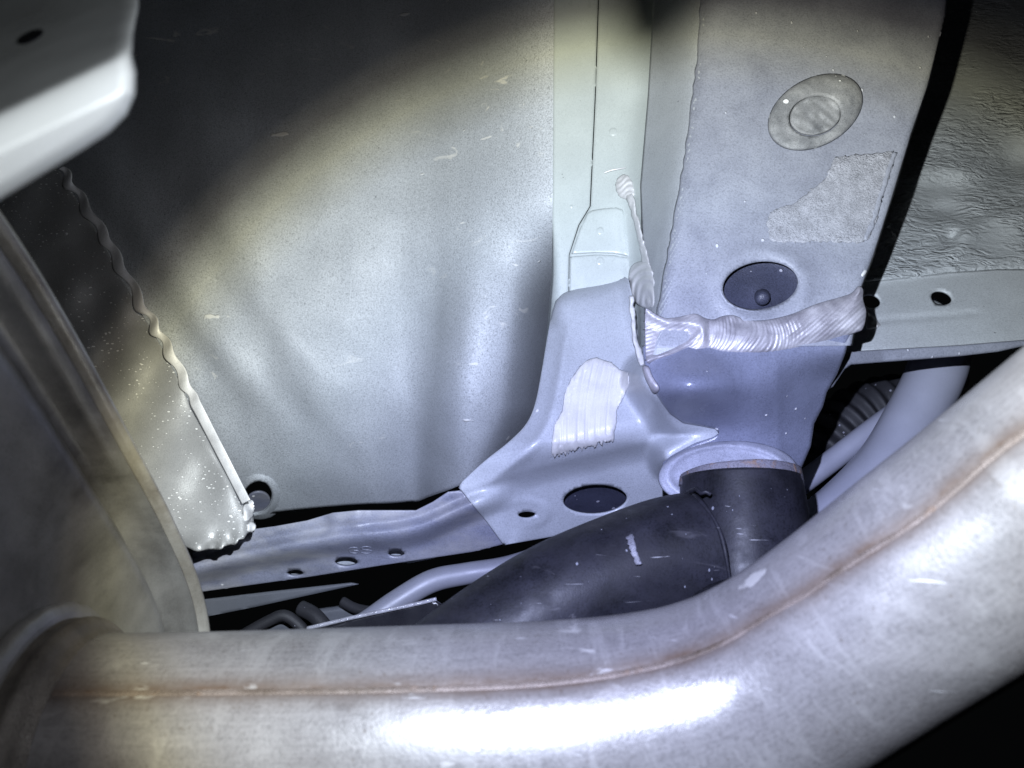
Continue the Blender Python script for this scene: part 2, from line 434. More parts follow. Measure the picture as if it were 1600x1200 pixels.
def well(x, y):
    d = .535 + .055 * ((x - 600) / 600) ** 2 + .11 * (np.clip(560 - y, 0, None) / 600) ** 2 + .082 * (np.clip(y - 540, 0, None) / 260) ** 2.0
    u = np.array(x, float)
    for _ in range(6):                                        # pressed flutes fan out towards the top left
        m = np.interp(u, [250, 350, 446, 520, 675, 820], [.80, .70, .58, .40, -.06, -.12])
        u = .5 * u + .5 * (x - m * (y - 600))
    ku = [-200, 150, 235, 280, 340, 385, 440, 485, 530, 570, 630, 655, 712, 735, 775, 830, 900]
    kd = [0, 0, .002, -.009, .006, -.012, .005, -.010, .001, .006, .018, .018, -.036, -.043, -.038, -.010, .002]
    prof = sum(np.interp(u + k, ku, kd) for k in (-22, -11, 0, 11, 22)) / 5
    left = 1 - ss(500, 590, u) ; top = ss(130, 420, y + np.clip(560 - x, 0, 300) * 1.2)
    d = d + prof * top * (1 - left * ss(500, 740, y)) * (left + (1 - left) * ss(300, 520, y))
    d = d + .0030 * fbm(x, y, 330, 5) + .0008 * fbm(x, y, 90, 6)
    sm = ss(300, 500, y)
    edge = np.interp(y, [300, 480, 640, 800], [800, 796, 778, 700])
    d = d + sm * .085 * (np.clip((x - edge) / 75, 0, 1.2)) ** 2.0
    wgt = ss(610, 868, x) * (1 - sm)
    return d * (1 - wgt) + (strip(np.maximum(x, 866), y) + .0012) * wgt

CREASE = np.polyfit([640, 700, 740, 805, 870, 940, 1010, 1060], [806, 780, 762, 740, 722, 706, 691, 682], 3)
def crease_side(x, y):          # below (+) the pressed crease that runs from the lap joint to the mount
    return y - np.polyval(CREASE, x)
GUS_EDGE = [(866, 472), (856, 520), (846, 580), (836, 630), (822, 662), (795, 690), (757, 720), (722, 752), (700, 768), (672, 782)]
GUS_TOP = spline([(860, 500), (868, 470), (880, 458), (900, 450), (940, 441), (972, 430)], 5)
MOUNT_EDGE = [(1012, 592), (1022, 611), (1034, 630), (1047, 647), (1067, 661), (1096, 666), (1117, 670), (1123, 677), (1114, 683), (1086, 692), (1050, 711)]
def gusset(x, y):
    e, _, _, _ = dist_line(x, y, spline(GUS_EDGE, 6))
    d = .474 - .046 * np.clip((y - 450) / 240, -.2, 1.0) + .00003 * (x - 900)
    c = crease_side(x, y)
    d = d + .024 * ss(-40, 34, c) + .030 * np.clip(c / 110, 0, 1.3)
    lip = np.clip(1 - e / 30, 0, 1)
    d = d + .009 * lip * ss(0, 60, y - 470) + .0018 * np.exp(-((e - 31) / 9.0) ** 2) * -1 * ss(470, 560, y)
    r = np.hypot(x - 822, (y - 802) * 1.7)
    d = d - .0014 * (1 - ss(34, 44, r))
    te = np.clip(dist_line(x, y, GUS_TOP)[0] / 24, 0, 1)
    d = d + .013 * (1 - np.sqrt(np.clip(1 - (1 - te) ** 2, 0, 1)))
    # right hand edge turns in towards the rail
    ex = np.interp(y, [430, 500, 560, 620, 660], [972, 985, 1000, 1022, 1050])
    d = d - .012 * ss(-14, 26, x - ex) * ss(700, 640, y)
    lw = ss(85, 4, dist_line(x, y, [(700, 742), (716, 762), (787, 852)])[0])
    d = d * (1 - lw) + (flange(x, y) - .0022) * lw
    mw = ss(46, 6, dist_line(x, y, MOUNT_EDGE)[0])
    d = d * (1 - mw) + (mount(x, y) + .0032) * mw
    return d + .0005 * fbm(x, y, 120, 9)
FT = spline([(280, 868), (300, 862), (400, 838), (520, 816), (640, 802), (720, 770), (800, 738)], 10)
def flange(x, y):
    top = np.interp(x, FT[:, 0], FT[:, 1])
    c = y - top
    d = .449 - .009 * np.clip((x - 330) / 400, 0, 1.2) + .020 * np.clip(c / 90, 0, 1.2)
    d = d - .010 * ss(6, 26, c) + .010 * ss(30, 58, c)            # raised bead along the ledge
    d = d + .0028 * (ss(505, 525, x) - ss(556, 580, x)) * ss(24, 6, c) * -1
    return d + .0005 * fbm(x, y, 120, 12)
def mount(x, y):
    d = .3955 + .022 * ss(545, 690, y) - .034 * np.exp(-(((x - 1082) / 74) ** 2 + ((y - 606) / 42) ** 2))
    d = d - .007 * np.exp(-(((x - 1190) / 60) ** 2 + ((y - 606) / 60) ** 2)) + .00016 * np.clip(x - 1215, 0, None) * ss(540, 600, y)
    return d + .0006 * fbm(x, y, 110, 15)
def floor_d(x, y):
    t = np.clip((548 - y) / 548, 0, 1.4)
    d = .458 + .29 * t ** 1.05 + .00004 * (x - 1400)
    ln = lambda x0, y0, x1, y1: y - (y0 + (x - x0) * (y1 - y0) / (x1 - x0))
    c = ln(1360, 440, 1490, 424); d = d + .004 * ss(-7, 7, c) * 1
    c = ln(1372, 501, 1525, 489); d = d - .0016 * np.exp(-(c / 4.0) ** 2) * ss(1545, 1515, x) * -1
    # puckered blister
    B = spline([(1478, 384), (1498, 372), (1516, 356), (1545, 340), (1580, 331), (1640, 322)], 6)
    e, _, s, _ = dist_line(x, y, B)
    d = d - .007 * np.where(s > 0, np.exp(-(e / 26) ** 2), np.exp(-(e / 5) ** 2)) * ss(1470, 1500, x)
    d = d + .010 * np.exp(-(((x - 1486) / 16) ** 2 + ((y - 374) / 12) ** 2))
    d = d + .016 * np.exp(-(((x - 1575) / 120) ** 2 + ((y - 262 + (x - 1575) * .25) / 26) ** 2)) - .012 * np.exp(-(((x - 1500) / 60) ** 2 + ((y - 268) / 20) ** 2)) + .008 * np.exp(-(((x - 1470) / 40) ** 2 + ((y - 330) / 16) ** 2))
    return d + .0030 * fbm(x, y, 170, 18) * ss(470, 330, y)

# ------------------------------------------------------------------ wheel well
t = thing('wheel_well_panel', 'large bulging pale grey wheel well panel with soft vertical flutes', 'panel', (560, 800, .56))
panel('well_shell', [(40, -120), (867, -120), (867, 300), (880, 380), (880, 480), (866, 600), (846, 665), (775, 735), (700, 766), (668, 777), (650, 785), (540, 791), (470, 797), (395, 806), (250, 800), (90, 560), (-60, 300), (-60, -120)],
      well, 'well_paint', t, step=9, holes=[ell(402, 776, 22, 26, 20)])
b = panel('drain_collar', ell(404, 774, 40, 38, 25), lambda x, y: well(x, y) - .004 + .006 * ss(24, 40, np.hypot(x - 404, y - 774)), 'well_paint', t, holes=[ell(402, 778, 23, 26, 20)], step=4, roll=(7, .004))
panel('drain_lip', ell(402, 786, 21, 17, -20), lambda x, y: well(x, y) + .012 + (x - 402) * .0002, 'flange_paint', t, step=4)

# ------------------------------------------------------------------ body side strip beside the rail
t = thing('body_side_strip', 'narrow pale green painted strip between wheel well and frame rail, thin seam down it', 'panel', (925, 480, .50))
seam = lambda y: np.interp(y, [-120, 0, 150, 320, 560], [938, 935, 930, 922, 886])
ys = [-120, 0, 150, 322]
panel('rear_sheet', [(866, -120), (937.4, -120), (934.4, 0), (929.4, 150), (921.4, 322), (904, 351), (889, 398), (888, 470), (880, 600), (845, 600), (856, 500), (862, 430), (864, 300)], strip, 'body_paint', t, step=7)
panel('front_sheet', [(939, -120), (936, 0), (931, 150), (923, 322), (905, 352), (890, 398), (889, 470), (889, 560), (1013, 560), (1009, 420), (1005, 290), (1017, 150), (1025, 0), (1031, -120)], frame, 'body_paint', t, step=7)
pl = lambda lift: (lambda x, y: np.minimum(strip(x, y), frame(x, y) + .02 * ss(985, 1010, x)) - lift + .012 * ss(968, 992, x - (y - 330) * .12))
panel('doubler_plate', [(893, 397), (906, 358), (918, 333), (924, 329), (940, 326), (962, 324), (974, 328), (982, 340), (991, 372), (1001, 404), (960, 396), (930, 395)], pl(.0024), 'body_paint', t, step=4, roll=(4, .0012))
panel('doubler_plate', [(891, 401), (930, 398), (960, 399), (1003, 407), (1003, 470), (890, 470)], pl(.0014), 'body_paint', t, step=4, roll=(4, .0008))
for (cx, cy, r) in [(958, 206, 11), (893, 323, 6), (938, 361, 10), (938, 408, 11)]:
    lift = .0000 if cy < 330 else (.0024 if cy < 395 else .0014)
    fn = (lambda q: (lambda x, y: (frame(x, y) if q == 0 else pl(q)(x, y)) - .0004))(lift)
    panel('spot_weld', ell(cx, cy, r, r * .9, 10, 24), lambda x, y, fn=fn, cx=cx, cy=cy, r=r: fn(x, y) + .0014 * np.exp(-((np.hypot(x - cx, y - cy) - r * .80) / (r * .16)) ** 2), 'body_paint', t, step=2.2, thick=.0003)

# ------------------------------------------------------------------ frame rail
rail = thing('frame_rail', 'blue grey undercoated box section frame rail with round plug and sealant bead', 'frame rail', (1190, 500, .41))
RE = [(1496, -120), (1478, 20), (1452, 130), (1425, 210), (1398, 300), (1366, 400), (1346, 452), (1340, 495), (1332, 540)]
panel('side_wall', [(1026, -120), (1021, 0), (1012, 150), (1000, 290), (1004, 420), (1008, 560), (1080, 560), (1110, 430), (1140, 250), (1160, 80), (1168, -120)], lambda x, y: frame(x, y) - .0006, 'rail_paint', rail, step=6, thick=.001)
yy = np.arange(-120, 546, 3.0)
J = [(bendx(y) + .25 * math.sin(y * .9) * math.sin(y * .13) + .9 * math.sin(y * .17 + 2 * math.sin(y * .05)) + rng.normal(0, .12), y) for y in yy]
REs = spline(RE, 5)
def ucoat(x, y):
    e = dist_line(x, y, REs)[0]; q = np.clip(e / 8, 0, 1)
    return frame(x, y) - .00063 + .004 * (1 - np.sqrt(np.clip(1 - (1 - q) ** 2, 0, 1)))
hole = ell(1188, 446, 59, 37, -8, 44)
panel('undercoated_face', RE + J[::-1], ucoat, 'undercoat', rail, holes=[hole], step=5, thick=.0002)
# outer wall of the rail, running back to the floor
rows = []
for k in np.linspace(0, 1, 7):
    E = np.array(spline(RE, 4)); d = rail_face(E[:, 0], E[:, 1]) + .004
    P = np.stack([(E[:, 0] - 802) / F * d - .012 * k, d + .15 * k, -(E[:, 1] - 600) / F * d], -1)
    rows.append(cam_to_world(P))
grid('outer_wall', rows, 'undercoat', rail, thick=.0015)
# flanged hole, deep inside it a black plug with a pip
panel('hole_flange', ell(1188, 446, 62.5, 40, -8, 44), lambda x, y: frame(x, y) - .0010 + .003 * ss(1.02, .95, np.hypot((x - 1188) / 62, (y - 446) / 40)), 'undercoat', rail, holes=[ell(1188, 446, 58.5, 36.5, -8, 40)], step=3)
pg = panel('hole_plug', ell(1190, 449, 62, 40, -8, 40), lambda x, y: rail_face(x, y) + .010 + .004 * ((x - 1190) / 60) ** 2 - .003 * ((y - 449) / 38), 'plug_dark', rail, step=5)
tube('plug_pip', [(1191, 463, .4135), (1191, 466, .405), (1192, 468, .4025)], [12, 11.5, 8], 'plug_dark', pg, n=18, up=(0, .3, 1), smooth_n=3)
# raised rubber grommet
g = panel('grommet', ell(1274, 175, 80, 53, -29, 48), lambda x, y: rail_face(x, y) - .0056 - .0010 * fbm(x, y, 40, 21) * .35, 'plug_rubber', rail, step=4, roll=(14, .0040), thick=.003, holes=[ell(1274, 180, 42, 32, -16, 36)])
panel('grommet_disc', ell(1274, 180, 41.3, 31, -16, 40), lambda x, y: rail_face(x, y) - .0036 + .0007 * fbm(x, y, 22, 22) - .0012 * np.exp(-(np.hypot(x - 1273, y - 181) / 5.0) ** 2), 'plug_rubber', g, step=3.5, roll=(5, .0026), thick=.002)
# adhesive left by a torn label
o = panel('label_residue', [(1304, 246), (1345, 241), (1388, 237), (1398, 236), (1394, 262), (1378, 300), (1372, 340), (1358, 372), (1340, 380), (1300, 378), (1250, 380), (1205, 376), (1198, 350), (1205, 332), (1240, 318), (1262, 300), (1290, 280), (1296, 262)],
          lambda x, y: frame(x, y) - .0012 - .0005 * np.abs(fbm(x, y, 13, 31)), 'residue', rail, step=4, jag=1.3, roll=(8, .0005), thick=.0002)
tag(o, 'rough grey adhesive patch left by a torn label')
o = panel('label_strip', [(1394, 237), (1402, 237), (1392, 268), (1377, 318), (1364, 360), (1353, 377), (1349, 372), (1362, 340), (1374, 300), (1386, 262)], lambda x, y: frame(x, y) - .0020, 'undercoat', rail, step=3.5, jag=.6, roll=(3, .001), thick=.0003)

# ------------------------------------------------------------------ floor pan right of the rail
fl = thing('floor_pan', 'pale wrinkled undercoated floor pan right of the frame rail, two round holes', 'floor pan', (1450, 540, .47))
PK = [(1352, 498), (1363, 497), (1374, 507), (1366, 512), (1354, 514)]
panel('pan_sheet', [(1230, -120), (1720, -120), (1720, 420), (1560, 420), (1480, 426), (1355, 440), (1300, 450), (1240, 300)], floor_d, 'floor_coat', fl, step=6, thick=.0015)
panel('pan_edge', [(1300, 450.6), (1355, 440.6), (1480, 426.6), (1560, 420.6), (1720, 420.6), (1720, 528), (1600, 536), (1380, 550), (1316, 553), (1310, 500)], floor_d, 'floor_plain', fl, step=5, thick=.0015, holes=[ell(1471, 465, 16.5, 11, 14, 28), ell(1361, 470, 15, 11, 14, 24)])
panel('sealant_blob', [(1350, 488), (1358, 489), (1368, 498), (1376, 508), (1368, 513), (1354, 514)], lambda x, y: floor_d(x, y) - .003 - .001 * np.sin(x * .9), 'sealant', fl, step=3, roll=(6, .003), curve=4)
def fl_d(x, y):
    return np.interp(x, [1240, 1300, 1380, 1600], [.418, .424, .444, .462]) - .0004
o = panel('lower_flange', [(1241, 568), (1245, 557), (1264, 551), (1320, 549.5), (1380, 546), (1500, 539), (1610, 530), (1700, 522), (1700, 530), (1600, 541), (1560, 550), (1500, 557), (1380, 566), (1330, 570), (1320, 577), (1312, 589), (1302, 604), (1293, 609), (1275, 604), (1252, 584)],
      fl_d, 'undercoat', fl, step=4.5, roll=(5, .0022), thick=.0016)
# backing sheet seen through the round hole
panel('inner_brace', [(1440, 464), (1462, 467), (1476, 474), (1480, 500), (1440, 500)], lambda x, y: floor_d(x, y) + .022, 'floor_plain', fl, step=12)

# ------------------------------------------------------------------ lower flange and gusset
cm = thing('cross_member_flange', 'long blue grey pressed flange with three oval holes under the wheel well', 'flange', (560, 900, .45))
fo = panel('flange_sheet', [(300, 862), (400, 826), (430, 822), (480, 813), (520, 801), (560, 797), (650, 797), (676, 784), (700, 768), (720, 766), (792, 849), (740, 862), (600, 883), (480, 902), (300, 927)], flange, 'flange_paint', cm,
           holes=[ell(461, 896, 13, 5, 0, 24), ell(541, 878.5, 18, 7, 0, 30), ell(619, 865.5, 13, 5.3, 0, 24)], step=5, thick=.0018, roll=(3, .0006))
panel('inner_web', [(330, 880), (660, 845), (680, 872), (640, 880), (620, 879), (545, 893), (461, 906), (330, 922)], lambda x, y: flange(x, y) + .016, 'gusset_paint', cm, step=12)
S = lambda pts: [(x, y, float(flange(np.array([x]), np.array([y]))[0]) + .0001) for x, y in pts]
for pts in ([(559, 856.5), (554, 855), (547, 856), (545, 859.5), (548, 863), (554, 864), (559, 863.5), (559.5, 860), (553, 859.8)],
            [(580, 855.5), (574, 853.8), (567, 854.5), (564.5, 857), (570, 858.8), (578, 859.5), (581.5, 861.5), (577, 864), (569, 864), (564.5, 862.5)]):
    tube('embossed_letter', S(pts), 1.0, 'flange_paint', cm, n=6, smooth_n=4)

gs = thing('gusset_plate', 'pale rounded gusset plate flaring down to a dark oval hole, sealant smeared on it', 'gusset', (860, 840, .45))
panel('gusset_sheet', [(868, 470), (880, 458), (900, 450), (940, 441), (972, 430), (982, 436), (990, 470), (998, 540), (1022, 575), (1048, 612), (1070, 640), (1100, 652), (1150, 655), (1160, 690), (1110, 705), (1070, 720), (1050, 740), (1060, 760), (1080, 790), (1000, 830), (900, 832), (787, 852), (760, 815), (735, 785), (722, 768), (716, 762)] + [tuple(q) for q in spline(GUS_EDGE[:8], 5)[::-1][:-2]], gusset, 'gusset_paint', gs, holes=[ell(930, 781, 50, 23, -3, 40), ell(824, 804.5, 14, 5, 0, 26)], step=5, thick=.0018, roll=(3, .0008))
# edge return of the gusset
E = spline(GUS_EDGE, 5); d = gusset(E[:, 0], E[:, 1])
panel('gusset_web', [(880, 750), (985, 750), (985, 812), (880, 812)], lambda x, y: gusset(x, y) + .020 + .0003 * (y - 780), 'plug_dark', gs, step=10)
def smear_d(x, y):
    u = x + (y - 640) * .10 + 5 * np.sin(y / 45)
    rid = .00030 * np.sin(u * .42 + np.sin(y / 30)) + .00022 * np.sin(u * 1.15 + 1) + .00025 * fbm(u * 6, y * .5, 60, 77) + .0005 * np.exp(-((u - 905) / 2.2) ** 2) + .0005 * np.exp(-((u - 951) / 3) ** 2)
    return gusset(x, y) - .0021 - rid * 1.5 - .001 * np.exp(-((y - 575) / 18) ** 2)
bot = []
for q in np.arange(960, 860, -2.4):
    bot.append((q, np.interp(q, [860, 900, 960], [716, 706, 690]) + rng.uniform(-6, 3)))
o = panel('sealant_smear', [(862, 690), (866, 664), (878, 642), (882, 615), (892, 592), (906, 572), (918, 562), (933, 558), (944, 563), (956, 566), (968, 577), (981, 582), (983, 600), (974, 622), (964, 640), (964, 660), (960, 676)] + bot, smear_d, 'sealant', gs, step=2.2, roll=(9, .0014), thick=.0003, jag=.3)
tag(o, 'white brushed patch of sealant with vertical brush ridges')

# ------------------------------------------------------------------ mount bracket with bush cup
mb = thing('suspension_mount', 'bulging blue grey suspension mount bracket below the sealant bead', 'bracket', (1140, 740, .42))
panel('mount_shell', [(1003, 540), (1330, 520), (1326, 530), (1321, 552), (1308, 585), (1292, 613), (1286, 635), (1272, 662), (1267, 697), (1258, 718), (1246, 745), (1215, 772), (1060, 772), (1030, 742), (1036, 722), (1050, 711), (1086, 692), (1114, 683), (1123, 677), (1117, 670), (1096, 666), (1067, 661), (1047, 647), (1034, 630), (1022, 611), (1008, 585)], lambda x, y: mount(x, y), 'bracket_paint', mb, step=5, roll=(5, .0022), thick=.002)
def ring_sheet(name, cx, cy, rx, ry, rot, d, h, mat, parent, inner=.66, lip=.14):
    return panel(name, ell(cx, cy, rx, ry, rot, 56), lambda x, y: d(x, y) - h * np.exp(-((np.hypot((x - cx) / rx, (y - cy) / ry) - (1 - lip)) / .07) ** 2), mat, parent, holes=[ell(cx + 2, cy + ry * .35, rx * inner, ry * inner, rot, 40)], step=3.5, roll=(6, .003), thick=.002)
cup = lambda x, y: .4015 - .00016 * (y - 735) + .00002 * (x - 1140)
ring_sheet('bush_cup', 1138, 742, 110, 53, -3, cup, .0025, 'cup_metal', mb, inner=.60)
def sleeve(th, s): return 1 + .012 * np.sin(th * 7 + 1) 
o = tube('bush_sleeve', [(1157, 764, .386), (1157, 752, .3868), (1156, 741, .388)], [94, 93, 91], 'rusty_rim', mb, n=44, up=(0, -1, -.05), prof=sleeve, smooth_n=3)
tag(o, 'thin rust edged sleeve between cup and arm')

# ------------------------------------------------------------------ trailing arm
ta = thing('trailing_arm', 'scratched black tubular suspension arm with round bush housing at its end', 'suspension arm', (1160, 900, .36))
def arm_prof(th, s): return 1 + .02 * np.cos(2 * th + .6)
tube('arm_tube', [(1096, 869, .371), (1040, 880, .368), (960, 906, .362), (880, 942, .356), (800, 992, .350), (700, 1065, .340), (560, 1170, .325)], [100, 100, 97, 98, 100, 101, 101], 'arm_paint', ta, n=56, prof=arm_prof, smooth_n=10)
def housing_prof(th, s): return 1 + .0 * th
tube('bush_housing', [(1157, 748, .386), (1160, 800, .381), (1162, 850, .376), (1164, 905, .371), (1165, 960, .366)], [92, 97, 100, 102, 102], 'arm_paint', ta, n=56, up=(0, -1, -.05), smooth_n=8)
# folded lip where the arm wraps the housing
def wire(name, W, r, mat, parent, n=9):
    W = np.asarray(W, float); T = np.gradient(W, axis=0); T /= np.linalg.norm(T, axis=1)[:, None]
    r = np.broadcast_to(np.asarray(r, float), (len(W),)); th = np.linspace(0, 2 * np.pi, n, endpoint=False); rows = []
    u = ROT @ np.array([.31, .2, .93])
    for i in range(len(W)):
        N = np.cross(T[i], u); N /= np.linalg.norm(N); B = np.cross(T[i], N)
        rows.append(W[i] + r[i] * (np.cos(th)[:, None] * N + np.sin(th)[:, None] * B))
    return grid(name, rows, mat, parent, closed_u=True)
c0 = at(1095, 869, .371); c1 = at(1040, 881.5, .368); T0 = (c1 - c0) / np.linalg.norm(c1 - c0)
N0 = ROT @ np.array([0, 0, 1.0]); N0 -= T0 * (N0 @ T0); N0 /= np.linalg.norm(N0); B0 = np.cross(N0, T0)
if (B0 @ (CAM - c0)) < 0: B0 = -B0
r0 = 100 / F * .371
aa = np.radians(np.linspace(-6, 128, 30))
wire('arm_lip', [c0 + (r0 + .0006) * (math.cos(a) * N0 + math.sin(a) * B0) + T0 * (.0006 * math.sin(a * 5)) for a in aa], [.0008 + .0004 * math.sin(a * 4) ** 2 for a in aa], 'arm_paint', ta)
wire('arm_lip', [at(1078, 768, .362), at(1088, 764, .358), at(1096, 771, .354), at(1103, 768, .353), at(1110, 772, .353)], .0011, 'arm_paint', ta)
o = panel('paint_mark', [(979, 838), (989, 834), (993, 850), (997, 868), (1003, 880), (994, 884), (987, 866), (981, 850)], lambda x, y: .3635 - np.sqrt(np.clip(.0296 ** 2 - ((897 - (x - 990) * .3 - y) * .3635 / F) ** 2, 1e-6, None)) - .0006, 'scuff', ta, step=3, jag=.8, thick=.0003)
ring_sheet('lower_bush', 1160, 985, 108, 84, -8, lambda x, y: .333 - .0001 * (y - 935), .002, 'arm_paint', ta, inner=.74)
panel('bush_rubber', ell(1162, 992, 88, 68, -8, 40), lambda x, y: .345 + 0 * x, 'rusty_rim', ta, step=6)

# ------------------------------------------------------------------ sealant beads on the rail
BT = [(1008, 490), (1012, 482), (1024, 490), (1040, 497), (1062, 495), (1086, 490), (1102, 497), (1115, 499), (1128, 494), (1144, 492), (1156, 496), (1168, 500), (1196, 500), (1236, 491), (1275, 475), (1310, 465), (1330, 458), (1341, 447), (1349, 452), (1349, 468), (1354, 488), (1349, 513), (1337, 520), (1301, 531), (1249, 543), (1209, 550), (1165, 552), (1131, 550), (1104, 545), (1066, 553), (1028, 562), (1011, 566), (1008, 531)]
CL = spline([(1004, 540), (1050, 524), (1100, 520), (1150, 524), (1200, 526), (1250, 515), (1300, 500), (1352, 482)], 8)
OUTB = spline(BT, 5, True)
def bead_d(x, y):
    e, _, _, _ = dist_line(x, y, OUTB, True)
    c, s, sd, L = dist_line(x, y, CL); lat = c * sd
    base = np.minimum(rail_face(x, y), mount(x, y)) 
    h = .0040 * (1 - (1 - np.clip(e / 20, 0, 1)) ** 2) ** .7 + .0016 * np.clip(e / 40, 0, 1)
    ph = s + .014 * lat ** 2 + lat * .15 + 1.6 * np.sin(s / 17)
    w_ = ss(92, 125, s); far = ss(205, 270, s)
    rid = w_ * (1 - far) * (.00017 * (1 + .7 * fbm(s, lat, 50, 57)) * np.sin((ph + 3 * fbm(s, lat, 90, 58)) * 2 * np.pi / 6.4) + .00010 * np.sin(ph * 2 * np.pi / 9.7 + lat * .05))
    rid = rid + far * (.00026 * np.sin((lat * 1.25 + s * .30 + 3 * np.sin(s / 19)) * 2 * np.pi / 22) + .00013 * np.sin((lat + s * .45) * 2 * np.pi / 6.3))
    rid = rid + .00022 * fbm(s, lat * 2, 60, 51)
    wing = ss(1100, 1072, x)
    rt = np.exp(-(dist_line(x, y, [(1009, 484), (1024, 495), (1045, 504), (1075, 504), (1098, 508)])[0] / 7.5) ** 2)
    rl = np.exp(-(dist_line(x, y, [(1012, 563), (1046, 551), (1076, 537), (1096, 518)])[0] / 3.6) ** 2)
    h = h * (1 - .72 * wing) + wing * (.0030 * rt + .0019 * rl)
    # trowelled hollow at the left, ridge where two strokes meet
    hol = .0010 * np.exp(-(((x - 1040) / 32) ** 2 + ((y - 534 + (x - 1040) * .25) / 15) ** 2))
    fan = ss(1098, 1075, x) * .00014 * np.sin((y + (x - 1010) * .28 + .0018 * (x - 1010) ** 2) * 2 * np.pi / 6.0)
    kn = -.0012 * np.exp(-(((x - 1098 - (y - 512) * .25) / 7) ** 2 + ((y - 512) / 18) ** 2)) + .0012 * np.exp(-(((x - 1108) / 5) ** 2 + ((y - 516) / 20) ** 2))
    wave = .0022 * np.exp(-(((x - 1160) / 22) ** 2 + ((y - 506) / 12) ** 2))
    return base + .0010 - h - rid - fan + hol + kn + wave
o = panel('sealant_bead', BT, bead_d, 'sealant_grey', rail, curve=4, step=1.6, thick=.002)
tag(o, 'thick wavy brushed bead of grey sealant across the rail end')
def blob(name, pts, base, h, ridge, mat='sealant', parent=rail, label=None, step=2.2):
    OO = spline(pts, 5, True)
    def f(x, y):
        e, _, _, _ = dist_line(x, y, OO, True)
        return base(x, y) + .0008 - h * np.clip(1 - (1 - np.clip(e / 16, 0, 1)) ** 2, 0, 1) ** .5 - ridge(x, y)
    o = panel(name, pts, f, mat, parent, curve=4, step=step, thick=.0015)
    if label: tag(o, label)
    return o
blob('sealant_dab', [(982, 436), (984, 420), (994, 410), (1008, 409), (1018, 418), (1023, 440), (1025, 470), (1020, 482), (1004, 480), (992, 472), (985, 456)], lambda x, y: sum(frame(x + q, y) for q in (-14, -7, 0, 7, 14)) / 5 - .001, .006,
     lambda x, y: .0013 * np.sin((np.hypot((x - 1012) * 1.2, (y - 470) * .7) + 2 * np.sin(y / 9)) * 2 * np.pi / 10), label='oval dab of pale sealant with curved ridges')
blob('sealant_dab', [(961, 292), (963, 281), (969, 274), (978, 272), (986, 279), (990, 290), (992, 304), (986, 312), (976, 312), (966, 306)], lambda x, y: frame(x, y), .0045,
     lambda x, y: .0005 * np.sin((y + 4 * np.sin(x / 5) + (x - 975) * .35) * 2 * np.pi / 9), label='small crumpled dab of white sealant at the top of the strand')
def strand(path, wd, base, h, seed):
    P = resample(spline(path, 8), 3.0, False); r = np.random.default_rng(seed); n = len(P)
    T = np.gradient(P, axis=0); T /= np.linalg.norm(T, axis=1)[:, None]; Nn = np.stack([-T[:, 1], T[:, 0]], 1)
    W = np.interp(np.arange(n), np.linspace(0, n - 1, len(wd)), wd)
    sm = lambda: np.convolve(r.normal(0, 1, n + 4), np.ones(3) / 3, 'same')[2:-2]
    a = P + Nn * (W * (1 + .28 * sm()))[:, None]; b = P - Nn * (W * (1 + .28 * sm()))[:, None]
    OO = np.vstack([a, b[::-1]]); C = P
    def f(x, y):
        e, _, _, _ = dist_line(x, y, OO, True); c, q, sd, _ = dist_line(x, y, C)
        return base(x, y) - h * (1 - (1 - np.clip(e / 5, 0, 1)) ** 2) ** .5 - .0005 * fbm(x * 3, y, 40, seed) + .0003 * np.sin(c * sd * 1.6)
    return panel('sealant_strand', OO, f, 'sealant', rail, step=2.2, thick=.0012)
strand([(982, 303), (989, 325), (995, 350), (1001, 378), (1007, 404), (1009, 418)], [7, 4.6, 4.0, 4.4, 5, 5], lambda x, y: np.minimum(frame(x, y), strip(x, y)) - .002, .0022, 61)
strand([(986, 462), (987, 480), (990, 500), (992, 526), (998, 550), (1005, 570), (1010, 586)], [3.5, 5, 3.6, 4.6, 5, 4.6, 4], lambda x, y: np.interp(y, [456, 500, 550, 590], [.452, .442, .428, .414]), .0024, 62)
blob('sealant_tail', [(1004, 572), (1014, 573), (1020, 588), (1030, 604), (1028, 613), (1020, 614), (1012, 600), (1006, 586)], lambda x, y: mount(x, y) - .001, .004, lambda x, y: 0 * x, mat='sealant_grey')
tube('sealant_thread', [(944, 270, .492), (955, 266, .491), (966, 264, .490), (978, 262, .488)], [1.5, 1.6, 1.2, .6], 'sealant', rail, n=6)
blob('sealant_dab', [(1344, 428), (1350, 421), (1355, 423), (1352, 430), (1346, 434)], lambda x, y: rail_face(x, y), .003, lambda x, y: 0 * x, step=1.6, label='tiny curl of sealant on the rail edge')

# ------------------------------------------------------------------ pipes behind
fp = thing('silver_filler_pipe', 'thick pale silver pipe curving up behind the mount bracket', 'pipe', (1260, 810, .50))
tube('pipe_wall', [(1180, 880, .50), (1262, 832, .505), (1325, 783, .51), (1385, 720, .52), (1428, 650, .53), (1455, 600, .54), (1468, 560, .55), (1472, 510, .56)], [38, 39, 40, 41, 42, 43, 43, 43], 'steel_pipe', fp, n=28)
o = tube('breather_pipe', [(1200, 792, .535), (1250, 757, .54), (1310, 712, .545), (1370, 666, .55), (1430, 625, .56), (1500, 590, .57)], 17, 'steel_pipe', n=20, base=(1250, 757, .54))
tag(o, 'slim silver breather pipe left of the thick filler pipe', 'pipe')
o = tube('ribbed_hose', [(1255, 745, .60), (1300, 690, .60), (1345, 655, .605), (1400, 640, .61), (1460, 640, .62)], [48, 50, 52, 52, 52], 'rubber', n=30, smooth_n=30, prof=lambda th, s: 1 + .09 * np.sin(s * 70), base=(1300, 700, .6))
tag(o, 'black ribbed rubber hose in the dark gap behind the silver pipes', 'hose')
